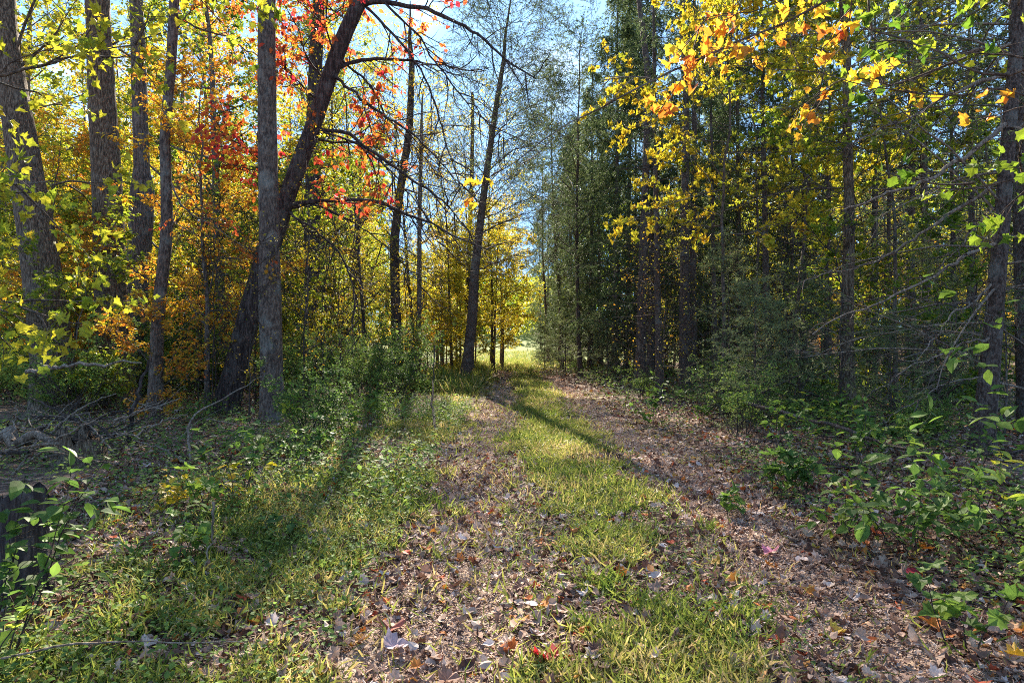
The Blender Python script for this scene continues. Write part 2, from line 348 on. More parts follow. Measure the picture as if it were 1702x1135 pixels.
#@@TREES
# ------------------------------------------------------------------ the trees that stand out, each traced with its own distance and girth
def trace(pts, d, dd=None):
    """photo outline points -> a centre line in space at distance d (or a distance for every point)"""
    return np.array([at(p[0], p[1], d if dd is None else dd[i]) for i, p in enumerate(pts)])
def dense(P, n):
    s = np.concatenate([[0], np.cumsum(np.linalg.norm(np.diff(P, axis=0), axis=1))]); q = np.linspace(0, s[-1], n)
    # smooth interpolation
    out = np.stack([np.interp(q, s, P[:, k]) for k in range(3)], 1)
    for _ in range(2): out[1:-1] = (out[:-2]+2*out[1:-1]+out[2:])/4
    return out
def hero_trunk(pts, d, top, bark, sides=18, rough=.035, n=60, bulge=None):
    """pts: (px, py, width px) from the base up, then the line runs on upward to height top"""
    P = trace([(a, b) for a, b, c in pts], d); r = np.array([c/2/F*d for a, b, c in pts])
    b0 = P[0].copy(); gzz = gz(b0[0], b0[1]); dirb = P[1]-P[0]
    base = P[0]+dirb*((gzz-.15-P[0][2])/dirb[2]) if P[0][2] > gzz-.15 else P[0]
    P = np.vstack([base[None], P]) if P[0][2] > gzz-.1 else P
    r = np.concatenate([[r[0]*1.25], r]) if len(P) > len(r) else r
    dt = nrm(P[-1]-P[-2]); dt = nrm(dt*.6+np.array([0, 0, .4])); k = 6
    h = np.linspace(0, top-P[-1][2], k+1)[1:]
    ext = P[-1]+dt/dt[2]*h[:, None]+np.cumsum(rng.normal(0, .08, (k, 3))*[1, 1, 0], 0); P2 = np.vstack([P, ext])
    r2 = np.concatenate([r, r[-1]*np.linspace(.92, .15, k)])
    s = np.concatenate([[0], np.cumsum(np.linalg.norm(np.diff(P2, axis=0), axis=1))]); q = np.linspace(0, s[-1], n)
    D = np.stack([np.interp(q, s, P2[:, j]) for j in range(3)], 1); rr = np.interp(q, s, r2)
    for _ in range(2): D[1:-1] = (D[:-2]+2*D[1:-1]+D[2:])/4
    rr = rr*(1+.35*np.exp(-(q/.35))+.22*np.exp(-(q/.8)))
    return D, rr
def hero(name, label, cat, pts, d, top, bark, branches=None, nb=12, b0=.45, blen=3., k2=5, k3=4, kl=5, size=.10, tm=DIAM, shift=.35, leafmat=None, sides=18, land=None, limbr=.05, ang=1.0, up=.06, bulge=None, keep=None, taper=.4, rough=.035, tl=.5, tr=.011):
    D, rr = hero_trunk(pts, d, top, bark)
    if bulge:
        for z, a, wd in bulge: rr = rr*(1+a*np.exp(-((D[:, 2]-z)/wd)**2))
    org = D[np.argmin(np.abs(D[:, 2]-gz(D[0][0], D[0][1])))].copy(); org[2] = gz(org[0], org[1])
    o = empty(name, tuple(org), label, cat)
    gt = G(); gt.tubes(D-org, rr, sides, rough)
    crown, tw = G(), gt
    limbs = []
    if nb:
        B, t = sprout(D, nb, b0, .98, blen, ang, up=up, wob=.12, n=7, taper=taper)
        tw.tubes(B-org, rad(B, np.clip(limbr*(1.15-t), .01, None), .006), 6); limbs.append(B)
    for br in branches or []:
        P = dense(trace(br[0], d, [d+q for q in br[2]] if len(br) > 2 else None), 24); kn_ = np.cumsum(rng.normal(0, .022, (24, 3)), 0); P = P+kn_-kn_[-1]*np.linspace(0, 1, 24)[:, None]-kn_[0]*np.linspace(1, 0, 24)[:, None]
        lg = G(); r0 = br[1]; bm = M_DEAD if name == 'old_spruce' else bark
        lg.tubes(P-org, r0*(1-np.linspace(0, 1, 24)*.8)*(1+.06*rng.normal(0, 1, 24)), 8, .06); part('branch', lg.mesh('branch', bm, True), o)
        limbs.append(P[None])
    for B in limbs:
        B = np.stack([np.stack([np.interp(np.linspace(0, 1, 7), np.linspace(0, 1, B.shape[1]), b[:, j]) for j in range(3)], 1) for b in B])
        kk = k2 if len(B) > 1 else k2*2
        B2, _ = sprout(B, kk, .12, 1., blen*tl, .75, up=-.03, wob=.16, n=6, flat=.4, taper=.4)
        tw.tubes(B2-org, rad(B2, tr, .003), 4)
        B3, _ = sprout(B2, k3, .2, 1., blen*.24, .8, up=-.03, wob=.2, n=4, flat=.5, taper=.3)
        tw.tubes(B3-org, rad(B3, max(.0045, tr*.4), .002), 3)
        if keep is not None:
            mp = B3.mean(1); B3 = B3[keep(CX+F*mp[:, 0]/mp[:, 1], HY-F*(mp[:, 2]-EYE)/mp[:, 1])]
        if kl and len(B3): leaves_on(crown, B3-org, kl, size, tm, jit=.7, droop=.45)
    part('trunk', gt.mesh('trunk', bark, True), o)
    if kl and limbs: part('crown', crown.mesh('leaves', leafmat or M_AUT), o, shift)
    if land: LAND.append((pts[min(1, len(pts)-1)][0], land))
    return o, D

hero('oak_tree', 'massive leaning trunk at the outer edge of the left wood', 'tree',
     [(96,690,62),(85,560,58),(66,430,54),(45,300,48),(20,160,43),(4,60,38)], 13.5, 19, M_BARKLT, nb=14, b0=.35, blen=3.2, kl=6, shift=.30, land='the massive leaning edge trunk', size=.11)
hero('oak_tree', 'thick ridged trunk between the massive leaning trunk and the burled one', 'tree',
     [(196,690,56),(190,600,50),(183,450,47),(176,300,44),(168,180,41),(163,60,37)], 15.5, 21, M_BARKLT, nb=15, b0=.42, blen=3.4, kl=6, shift=.27, land='the thick ridged trunk', size=.11)
hero('oak_tree', 'mid-sized trunk with a swollen burl halfway up and paler bark above it', 'tree',
     [(214,670,38),(222,560,36),(229,450,34),(236,320,38),(234,280,24),(230,150,23),(226,30,21)], 18, 20, M_BARK, nb=12, b0=.45, blen=3., kl=6, shift=.30, land='the burled trunk', size=.11)
hero('slender_tree', 'slender wavy grey trunk standing alone in front of the burled trunk', 'tree',
     [(257,708,22),(260,600,20),(263,520,20),(270,450,19),(277,390,19),(275,300,17),(272,220,16),(281,130,16),(288,0,15)], 12.5, 13, M_BARKSM, nb=9, b0=.55, blen=2.0, kl=5, shift=.62, land='the slender wavy trunk', size=.09, limbr=.03,
     branches=[([(279,300),(300,345),(340,375),(400,408),(440,430)], .022, [0,-.2,-.4,-.5,-.6]), ([(289,25),(330,40),(380,60),(440,95),(500,150)], .022, [0,.2,.3,.4,.5])], tm=DIAM)
hero('straight_tree', 'dark straight mature trunk with a pale lichen streak, crossing the leaning tree', 'tree',
     [(453,716,33),(451,600,34),(449,500,36),(447,400,32),(444,250,31),(442,120,29),(441,0,28)], 11.9, 18, M_BARKSM, nb=12, b0=.66, blen=3., kl=5, shift=.35, land='the dark straight trunk', size=.1)
hero('leaning_tree', 'dark leaning tree behind the straight trunk, with arching limbs and red leaves', 'tree',
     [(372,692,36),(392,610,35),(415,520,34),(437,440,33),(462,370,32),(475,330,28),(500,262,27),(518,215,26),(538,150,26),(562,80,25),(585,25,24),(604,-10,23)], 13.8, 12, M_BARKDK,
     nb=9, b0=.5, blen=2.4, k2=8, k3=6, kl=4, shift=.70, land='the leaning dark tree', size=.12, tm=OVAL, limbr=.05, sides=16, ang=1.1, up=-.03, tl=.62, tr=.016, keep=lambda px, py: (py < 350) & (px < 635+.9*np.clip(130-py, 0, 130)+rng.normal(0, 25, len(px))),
     branches=[([(470,345),(505,333),(545,333),(600,338),(650,347),(715,370),(770,396),(812,415)], .055, [0,-.1,-.3,-.5,-.8,-1.1,-1.4,-1.6]),
               ([(592,5),(640,4),(700,8),(750,22),(800,44),(850,95),(890,130)], .06, [0,-.3,-.6,-.9,-1.2,-1.5,-1.8]),
               ([(548,118),(590,95),(640,92),(690,102),(740,110),(800,118)], .05, [0,.2,.4,.5,.6,.8]),
               ([(530,215),(560,212),(620,258),(680,300),(740,340),(790,395)], .045, [0,-.3,-.7,-1.,-1.3,-1.6]),
               ([(552,120),(600,165),(660,205),(720,250),(765,310)], .04, [0,-.3,-.5,-.7,-.9]),
               ([(470,345),(540,395),(572,425),(590,490),(598,560)], .03, [0,-.3,-.4,-.5,-.5]),
               ([(560,90),(610,130),(640,190),(700,250),(730,300)], .03, [0,.5,.9,1.2,1.5]),
               ([(480,318),(455,290),(400,240),(370,225)], .03, [0,-.5,-1.,-1.3]),
               ([(600,0),(650,60),(705,150),(745,250),(770,330)], .034, [0,-.2,-.4,-.6,-.7]),
               ([(640,4),(700,60),(745,130),(790,190),(845,235)], .028, [-.3,-.5,-.8,-1.,-1.2]),
               ([(530,215),(600,235),(660,285),(705,350),(735,420)], .028, [0,-.6,-1.1,-1.5,-1.8]),
               ([(470,355),(520,340),(580,365),(640,400),(690,455),(715,520)], .026, [0,.3,.6,.8,1.,1.1])])
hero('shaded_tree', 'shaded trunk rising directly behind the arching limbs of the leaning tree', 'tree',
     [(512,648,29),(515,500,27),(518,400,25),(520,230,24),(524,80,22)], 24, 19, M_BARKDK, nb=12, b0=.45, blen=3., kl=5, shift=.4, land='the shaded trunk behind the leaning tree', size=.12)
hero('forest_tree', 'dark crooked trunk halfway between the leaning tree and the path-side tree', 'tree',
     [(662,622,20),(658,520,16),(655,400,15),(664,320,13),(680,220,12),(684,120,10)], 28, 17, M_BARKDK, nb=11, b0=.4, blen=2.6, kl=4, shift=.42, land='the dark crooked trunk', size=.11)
hero('pathside_tree', 'tall tree with S-curved reddish trunk standing right at the path edge', 'tree',
     [(773,634,19),(778,590,17),(785,530,17),(789,450,15),(796,390,13),(802,340,12),(808,290,11),(817,230,10),(824,180,9),(832,130,8),(838,95,6)], 27, 17.5, M_BARKSP,
     nb=60, b0=.38, blen=4.6, k2=9, k3=5, kl=17, shift=.35, land='the path-side tree', size=.085, tm=NEED, leafmat=M_NEEDLE, limbr=.03, ang=.95, up=.05, taper=.55,
     branches=[([(795,390),(830,372),(865,360),(905,352)], .04, [0,-.3,-.5,-.7]), ([(800,365),(840,345),(890,325),(925,330)], .03, [0,.3,.4,.6]),
               ([(810,285),(850,255),(900,235),(930,225)], .03, [0,-.2,-.4,-.6]), ([(818,230),(860,190),(910,160)], .03, [0,.2,.4]),
               ([(788,450),(815,440),(850,425),(870,420)], .035, [0,-.4,-.6,-.9])])
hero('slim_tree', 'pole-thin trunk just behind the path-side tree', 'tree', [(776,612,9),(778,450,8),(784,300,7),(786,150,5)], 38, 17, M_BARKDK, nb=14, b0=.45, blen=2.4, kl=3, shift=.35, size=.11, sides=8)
hero('slim_tree', 'slim bare-stemmed tree between the crooked trunk and the path', 'tree', [(694,625,10),(697,500,8),(697,350,7),(700,240,6)], 27, 13, M_BARK, nb=14, b0=.4, blen=2., kl=4, shift=.4, size=.1, sides=8)
# right side
hero('spruce_tree', 'spruce trunk at the front of the dark spruce wall beside the path', 'tree', [(1062,660,18),(1066,560,17),(1070,420,15),(1075,260,12),(1078,120,10)], 22, 19, M_BARKSP, nb=0, land='the front dark-wall spruce', sides=12)
hero('spruce_tree', 'taller one of a close pair of spruce trunks in the shaded plantation', 'tree', [(1137,650,17),(1138,520,16),(1139,350,14),(1141,180,11)], 20, 18, M_BARKSP, nb=0, land='the paired spruce trunks', sides=12)
hero('spruce_tree', 'thinner one of a close pair of spruce trunks in the shaded plantation', 'tree', [(1152,640,12),(1152,500,11),(1153,350,10),(1155,200,8)], 23, 17, M_BARKSP, nb=0, sides=12)
hero('lone_tree', 'mid-sized lichen-spotted trunk standing before the plantation among maple leaves', 'tree', [(1408,655,24),(1407,600,21),(1408,500,20),(1412,400,17),(1412,300,15),(1409,200,14),(1410,100,13),(1403,0,12)], 13, 13, M_BARKLT,
     nb=20, b0=.36, blen=3.3, k2=5, k3=4, kl=3, shift=.24, land='the lichen-spotted trunk', size=.085, tm=MAPLES, limbr=.025, sides=14, up=.0, ang=1.2)
ns, Dn = hero('old_spruce', 'closest spruce on the right, tilted trunk with long bare drooping limbs', 'tree', [(1628,775,32),(1637,690,29),(1648,580,27),(1660,440,24),(1671,310,22),(1682,180,20),(1694,60,19)], 8.6, 13, M_BARKSP,
     nb=0, land='the tilted near spruce', sides=16, limbr=.02,
     blen=.9, kl=0, k2=5, k3=3, branches=[([(1676,205),(1610,250),(1540,290),(1460,330),(1400,350)], .034, [0,-.2,-.4,-.6,-.8]),
      ([(1662,405),(1600,425),(1520,470),(1430,510),(1345,560)], .026, [0,-.3,-.6,-.8,-1.]), ([(1668,300),(1590,345),(1500,410),(1420,440),(1330,470)], .026, [0,.2,.4,.6,.7]),
      ([(1655,470),(1590,520),(1545,565),(1520,600)], .018, [0,-.3,-.6,-.8]), ([(1680,120),(1600,150),(1500,205),(1410,240)], .028, [0,-.2,-.3,-.4]),
      ([(1650,560),(1600,570),(1520,600),(1450,650)], .018, [0,-.2,-.4,-.6]), ([(1686,70),(1600,85),(1500,130),(1400,190)], .024, [0,.3,.5,.7]),
      ([(1645,620),(1560,640),(1480,690),(1420,740)], .010, [0,-.3,-.5,-.6]), ([(1665,340),(1600,400),(1560,450),(1540,500)], .010, [0,-.1,-.3,-.4])])
ns2, Dn2 = hero('old_spruce', 'spruce trunk at the extreme right edge behind the tilted near spruce', 'tree', [(1712,800,34),(1708,600,32),(1704,450,30),(1700,250,28)], 10.5, 14, M_BARKSP, nb=0, sides=14)

def dead_limbs(o, D, k, L, t0, t1, needles, upk=-.07):
    org = np.array(o.location); w_, c = G(), G()
    B, t = sprout(D, k, t0, t1, L, 1.45, up=upk, wob=.06, n=8, taper=.1)
    w_.tubes(B-org, rad(B, .019, .005), 5)
    B2, _ = sprout(B, 9, .12, 1., L*.35, .7, up=-.06, wob=.16, n=5, flat=.3, taper=.4)
    w_.tubes(B2-org, rad(B2, .005, .002), 3)
    B3, _ = sprout(B2, 4, .2, 1., L*.13, .7, up=-.05, wob=.2, n=4, flat=.3)
    w_.tubes(B3-org, rad(B3, .0025, .0012), 3)
    part('dead_branches', w_.mesh('dead_branches', M_DEAD, True), o)
    if needles:
        q = B3[rng.random(len(B3)) < needles]
        leaves_on(c, q-org, 26, .045, NEED, upn=.2, jit=1., droop=0, out=.5, off=.004, t0=0); part('needles', c.mesh('needles', M_NEEDLE), o, .25)
dead_limbs(ns, Dn, 44, 2.8, .08, .66, .5)
dead_limbs(ns2, Dn2, 30, 2.6, .1, .6, .5)

# ------------------------------------------------------------------ kinds of tree, built once each
TALL = [deciduous(18+2*i, .20+.03*i, .22, 3.4, 30, 7, 5, 11, .13, up=.10) for i in range(3)]
UNDER = [deciduous(6.5+1.2*i, .055+.012*i, .16, 2.2, 26, 6, 5, 10, .10, up=.05, ang=1.15, sides=7) for i in range(4)]
SAP = [deciduous(3+.6*i, .022, .12, 1.3, 16, 5, 5, 9, .08, up=.05, ang=1.1, sides=6) for i in range(3)]
SHR = [shrub(1.7, 13, 12, .055, OVAL, M_GREEN, .5), shrub(2.1, 14, 12, .06, OVAL, M_GREEN, .45), shrub(1.3, 14, 14, .05, OVAL, M_GREEN, .6)]
EDGE = [conifer(15.5+2*i, .15, .05+.03*i, 2.9, 76+8*i, 18, 20, .105, dead=46, dead0=.03, flat=.1, hang=-.38) for i in range(4)]
INNER = [conifer(15+i, .085+.015*i, .45, 1.9, 44, 9, 15, .09, dead=70) for i in range(4)]
YOUNG = [conifer(3.4+i*.9, .035, .06, 1.5, 52, 12, 14, .045, dead=0, hang=-.03, flat=.75, droop=-.02) for i in range(2)]

# spruce wall along the right of the path
lab_sp = 'dark spruce with drooping boughs'
for x, y, s in [(5.3,24,1.0),(4.6,28,1.02),(5.7,31,1.1),(4.3,34.5,1.),(5.5,39,1.05),(4.1,43,1.),(5.2,48,1.1),(4.1,54,1.),(5.6,61,1.1),(8.6,31,1.1),(8.3,42,1.1),(6.9,52,1.1),(3.7,66,1.),(3.6,78,.9),(9.3,25.5,.95),(11.2,31,1.05),(12.6,27,.95),(11.8,38,1.1)]:
    place(lab_sp, EDGE, x, y, 'spruce_tree', 'tree', 'spruces along the right of the path', U(.1,.5), s)
# the shaded plantation
cnt = 0
for j, y0 in enumerate(np.arange(14.5, 46, 3.3)):
    for i, x0 in enumerate(np.arange(4.6, 56, 2.9)):
        x, y = x0+U(-.7,.7), y0+U(-.8,.8)
        if pxof(x, y) > 1790 or pxof(x, y) < 1085 or (x < 9.5 and y > 24): continue
        if y < 17 and pxof(x, y) < 1200: continue
        if any(abs(pxof(x, y)-q) < 13 and y < 26 for q in (1066, 1140, 1410, 1660)): continue
        if y > 26 and rng.random() < .4: continue
        place('thin bare-stemmed spruce of the plantation', INNER, x, y, 'plantation_spruce', 'tree', 'thin spruces of the shaded plantation', U(.1,.4), U(.85,1.1))
# young conifers with flat green sprays
for px, d, s in [(1255,11.5,.8),(1330,13,.95),(1480,10.5,.6),(1215,14,.9),(1560,13,.9),(1010,26,1.0),(940,33,1.),(905,42,.9)]:
    place('young green conifer with flat sprays', YOUNG, (px-CX)/F*d, d, 'young_conifer', 'tree', 'young conifers at the plantation edge', U(.5,.7), s)

# broadleaved wood
def scatter(n, dmin, dmax, pmin, pmax, gap, taken):
    out = []; tries = 0
    while len(out) < n and tries < 6000:
        tries += 1; d = math.sqrt(U(dmin**2, dmax**2)); px = U(pmin, pmax); x = (px-CX)/F*d
        if any((x-a)**2+(d-b)**2 < gap*gap for a, b in taken): continue
        taken.append((x, d)); out.append((x, d, px))
    return out
tk = []
HUE = {'green': .06, 'lime': .17, 'yellow': .27, 'gold': .36, 'orange': .50}
def hue(ws): return ['green', 'lime', 'yellow', 'gold', 'orange'][int(rng.choice(5, p=ws))]
NMH = {'green': 'green-leaved', 'lime': 'yellow-green', 'yellow': 'yellow-leaved', 'gold': 'golden', 'orange': 'orange-leaved'}
for x, d, px in scatter(64, 20, 85, -60, 600, 3.2, tk):
    h = hue([.08,.24,.24,.18,.26]); place('tall %s woodland tree' % NMH[h], TALL, x, d, 'woodland_tree', 'tree', 'tall trees of the left wood', HUE[h], U(.8,1.1))
for x, d, px in scatter(5, 56, 85, 600, 770, 5, tk):
    h = hue([0,.2,.4,.25,.15]); place('tall %s woodland tree' % NMH[h], TALL, x, d, 'woodland_tree', 'tree', 'tall trees of the left wood', HUE[h], U(.45,.62))
for x, d, px in scatter(72, 13.5, 55, -60, 760, 1.8, tk):
    h = hue([.08,.24,.24,.18,.26])
    if px > 520 and d < 26 or px > 620 and d < 34: continue
    if 560 < px: h = hue([0,.15,.5,.25,.1])
    place('%s understorey tree' % NMH[h], UNDER, x, d, 'understorey_tree', 'tree', 'understorey trees of the left wood', HUE[h], U(.7,1.1))
for x, d, px in [(-1.9,31,0),(-3.2,29,0),(-1.2,40,0),(-2.6,44,0),(-3.0,36,0),(-.9,48,0),(-.7,44,0),(-.8,54,0),(-3.6,41,0),(-2.2,34,0)]:
    place('golden understorey tree', UNDER, x, d, 'understorey_tree', 'tree', 'understorey trees of the left wood', .29+U(-.06,.08), U(.75,1.)*(1+.006*d))
tk2 = []
for x, d, px in scatter(40, 11, 34, -60, 740, 1.6, tk2):
    if px > 560 and d < 26: continue
    h = hue([.35,.35,.2,.05,.05]); place('%s leafy sapling' % NMH[h], SAP, x, d, 'leafy_sapling', 'sapling', 'saplings of the left wood', HUE[h], U(.7,1.2))
# behind and between the plantation
for x, d, px in scatter(48, 32, 80, 1100, 1800, 2.8, tk):
    h = hue([.05,.4,.35,.15,.05]); place('%s understorey tree' % NMH[h], UNDER, x, d, 'understorey_tree', 'tree', 'glowing understorey trees behind the plantation', HUE[h], U(1.0,1.7))
for x, d, px in scatter(14, 70, 110, 1080, 1800, 5, tk):
    h = hue([.05,.4,.35,.15,.05]); place('tall %s woodland tree' % NMH[h], TALL, x, d, 'woodland_tree', 'tree', 'tall trees beyond the plantation', HUE[h], U(.8,1.1))
for x, d, px in scatter(5, 9.5, 20, 1180, 1700, 1.8, tk2):
    h = hue([.3,.4,.3,0,0]); place('%s leafy sapling' % NMH[h], SAP, x, d, 'leafy_sapling', 'sapling', 'saplings among the spruces', HUE[h], U(.7,1.2))
# yellow maples that lean out before the spruces
for px, d, s, h in []:
    place('yellow maple with layered sprays', UNDER, (px-CX)/F*d, d, 'maple_tree', 'tree', 'yellow maples before the spruces', h, s)
MHI = [deciduous(9+i, .055, .42, 2.8, 22, 5, 4, 7, .085, tm=MAPLES, bark=M_BARKSM, up=.0, ang=1.2, sides=8) for i in range(3)]
for px, d, s, h in [(1200,14,1.05,.34),(1310,17,1.15,.26),(1490,13,1.,.14),(1600,17,1.1,.2),(1255,22,1.2,.30)]:
    place('slim maple with layered yellow sprays', MHI, (px-CX)/F*d, d, 'maple_tree', 'tree', 'yellow maples before the spruces', h, s)
AIRY = [deciduous(15+i, .09, .22, 3., 36, 7, 5, 2, .10, bark=M_BARKDK, up=.08, sides=8) for i in range(2)]
for px, d, s in [(610,24,.9),(650,35,1.),(735,42,1.05),(752,33,.95),(815,50,.95),(560,30,1.1),(785,46,1.1),(690,30,1.05),(820,38,1.05)]:
    place('airy thin-leaved tree', AIRY, (px-CX)/F*d, d, 'airy_tree', 'tree', 'airy trees left of the path', U(.2,.36), s)
PINE = [deciduous(17+i, .12, .30, 3.3, 44, 8, 5, 18, .10, tm=NEED, mat_=M_NEEDLE, bark=M_BARKSP, up=.02, jit=1., sides=8) for i in range(2)]
for x, d, s in [(3.4,31,1.),(3.2,40,1.05),(3.1,52,1.1)]:
    place('airy pine with thin needled boughs', PINE, x, d, 'pine_tree', 'tree', 'pines flanking the path', U(.1,.4), s)
BARE = [deciduous(5+i, .02, .15, 1.3, 18, 5, 3, 1, .07, bark=M_TWIG, up=.12, sides=6) for i in range(3)]
for lo, hi, k in ((300, 770, 30), (980, 1720, 34)):
    for x, d, px in scatter(k, 11, 26, lo, hi, 1.2, []):
        if -2.9 < x < 3.6 or abs(px-775) < 25: continue
        place('nearly bare thin sapling', BARE, x, d, 'bare_sapling', 'sapling', 'thin bare saplings of the '+('left wood' if px < 900 else 'right wood'), U(.1,.5), U(.7,1.1))
# shrubs
for x, d, px in scatter(66, 8.5, 26, -80, 700, .9, []):
    if x > -2.9 or (px < 290 and d < 10.5) or any(abs(px-q) < 50 and d < e+.4 for q, e in ((455,11.9),(380,13.8),(257,12.5))): continue
    place('small-leaved green shrub', SHR, x, d, 'leafy_shrub', 'shrub', 'green shrubs under the left wood', U(.05,.6), U(.7,1.15), tn='stems', cn='leaves')
for x, d, px in scatter(34, 9, 34, 960, 1780, 1.2, []):
    if x < 3.3: continue
    place('small-leaved green shrub', SHR, x, d, 'leafy_shrub', 'shrub', 'shrubs under the spruces', U(.05,.45), U(.45,.85), tn='stems', cn='leaves')
# maples whose trunks stand just outside the picture and whose boughs hang into it
hero('overhanging_maple', 'maple reaching over the path with orange and yellow lobed leaves', 'tree',
     [(2120,1500,60),(2130,900,56),(2150,400,50),(2160,0,46)], 3.6, 6.5, M_BARKSM, nb=5, b0=.55, blen=1.2, kl=5, size=.056, tm=MAPLES, shift=.52, limbr=.02, k2=5, k3=3, tl=.42, tr=.004, keep=lambda px, py: rng.random(len(px)) < np.where(px < 1060, .28, np.where(px > 1450, .5, 1.)),
     branches=[([(2150,120),(1900,10),(1702,-30),(1500,10),(1330,45),(1200,95),(1100,142),(1000,190),(930,222),(868,245),(818,292)], .013, [0,0,.0,.1,.1,.1,.2,.3,.4,.5,.6]),
               ([(2150,330),(1900,230),(1702,130),(1560,165),(1440,150),(1290,110),(1210,90)], .010, [0,.1,.3,.5,.7,.9,1.]),
               ([(2150,-50),(1800,-120),(1560,-60),(1400,-10),(1290,15),(1160,32)], .011, [0,.1,.2,.1,0,0])])
hero('overhanging_maple', 'green-leaved maple reaching in at the upper right corner', 'tree',
     [(2250,1300,50),(2260,700,46),(2250,200,42),(2240,-200,38)], 4.6, 8, M_BARKSM, nb=10, b0=.3, blen=2.1, kl=4, size=.075, tm=MAPLES, shift=.08, limbr=.02, k2=4, k3=3,
     branches=[([(2240,60),(2000,-20),(1800,60),(1650,110),(1500,75),(1420,40)], .025, [0,0,.1,.2,.3,.4]),
               ([(2240,420),(2000,330),(1850,290),(1702,290),(1600,300),(1540,310)], .018, [0,0,0,.1,.2,.3]),
               ([(2240,-150),(2000,-160),(1800,-120),(1600,-60),(1450,-30)], .025, [0,0,.2,.5,.9])])
hero('overhanging_maple', 'maple leaning in at the upper left corner with sunlit yellow-green leaves', 'tree',
     [(-420,1300,52),(-420,700,48),(-400,300,44),(-370,-100,40)], 5.2, 9, M_BARKSM, nb=12, b0=.3, blen=2.6, kl=5, size=.075, tm=MAPLES, shift=.24, limbr=.025, k2=6, k3=4,
     branches=[([(-400,330),(-200,220),(-50,180),(60,140),(160,90),(240,70)], .03, [0,.2,.5,.9,1.3,1.6]),
               ([(-400,480),(-200,330),(-60,300),(60,290),(130,310)], .02, [0,.3,.6,.9,1.2]),
               ([(-380,-20),(-150,-60),(50,-40),(250,-20),(400,-10)], .03, [0,.5,1.,1.6,2.2]),
               ([(-400,620),(-220,500),(-80,480),(30,500),(90,530)], .018, [0,.2,.4,.6,.8])])
#@@END_TREES

# far woodland closing the view: one mass of leaf clumps and stems
g = G(); n = 60000
az = U(-.80, .80, n); dist = U(95, 150, n)
clear = np.abs(az+.0) < .035
hmax = np.where(az < -.2, 30, np.where(az > .1, 26, 9)); z = U(0, 1, n)**.9*hmax
pos = np.stack([np.sin(az)*dist, np.cos(az)*dist, z], -1); pos[:, 2] += hgt(pos[:, 0], pos[:, 1])
g.cards(pos, rng.normal(0, 1, (n, 3)), rng.normal(0, 1, (n, 3))+[0,0,1], U(.5, 1.1, n), OVAL, np.clip(.5+.35*np.sin(az*37)+.2*rng.normal(0, 1, n), 0, 1))
o = part('distant_woods', g.mesh('distant_woods', M_AUT), None, .12); o['kind'] = 'stuff'; o['label'] = 'hazy yellow-green mass of woodland far beyond the clearing'

#@@GROUND COVER
def noise2(x, y, s, seed):
    r_ = np.random.default_rng(seed); v = 0
    for k in range(6):
        a, b, c = r_.uniform(-1, 1, 3); v = v+np.sin((a*x+b*y)*s*2.2+c*9)
    return v/6
def field(n, x0, x1, y0, y1, pw=1.):
    y = y0+(y1-y0)*rng.random(n)**pw; return U(x0, x1, n), y
# grass
g = G()
def blades(x, y, hmin, hmax, lay=.6, tm=BLADE):
    n = len(x); ln = U(hmin, hmax, n); d = rng.normal(0, 1, (n, 3)); d[:, 2] = np.abs(d[:, 2])*.6+lay
    gx = noise2(x, y, 1.5, 5)
    g.cards(np.stack([x, y, hgt(x, y)+U(0, .05, n)], -1), d, rng.normal(0, 1, (n, 3)), ln, tm, np.clip(.47+.45*gx+.3*noise2(x, y, 7., 6)+.2*rng.normal(0, 1, n), 0, 1))
WB = (BLADE[0]*[1.05, 1, 1.6], BLADE[1])
for (x0, x1, cx, wd, nn) in ((-3.6, -.35, -1.65, 1.15, 1.), (-.3, 1.8, .74, .72, .9)):
    for (a, b, cnt_, s0, s1) in ((1.9, 6, 170000, .04, .14), (6, 13, 110000, .06, .18), (13, 30, 70000, .10, .24), (30, 64, 24000, .16, .34)):
        x, y = field(int(cnt_*nn), x0, x1, a, b); m_ = np.clip(np.exp(-((x-cx)/wd)**2)*.85+.7*noise2(x, y, .9, 3)+.6*noise2(x, y, 3.1, 4)+.5*noise2(x, y, 9., 14)-.42-.3*np.clip((y-6)/4, 0, 1)*(cx < 0)-.38*(np.exp(-((x+.37)/.26)**2)+np.exp(-((x-1.87)/.28)**2))*(.35+.65*np.clip((y-4)/4, 0, 1)), .015, .25)
        k = rng.random(len(x)) < m_; blades(x[k], y[k], s0, s1, .5, WB)
x, y = field(26000, -1.2, 2.9, 2, 22); k = noise2(x, y, 6., 18)+.25*rng.normal(0, 1, len(x)) > .22; blades(x[k], y[k], .03, .10, .3, WB)
x, y = field(9000, -4.5, 5.5, 2, 26); k = noise2(x, y, 1.4, 8) > .25; blades(x[k], y[k], .05, .14, .5, WB)
x, y = field(16000, -5, 6, 40, 75); blades(x, y, .15, .45, .8)
x, y = field(5000, -3.6, -1.2, 20, 45); blades(x, y, .3, .7, 1.2)
o = part('grass', g.mesh('grass', M_GRASS)); o['kind'] = 'stuff'; o['label'] = 'yellow-green grass between and beside the wheel tracks'
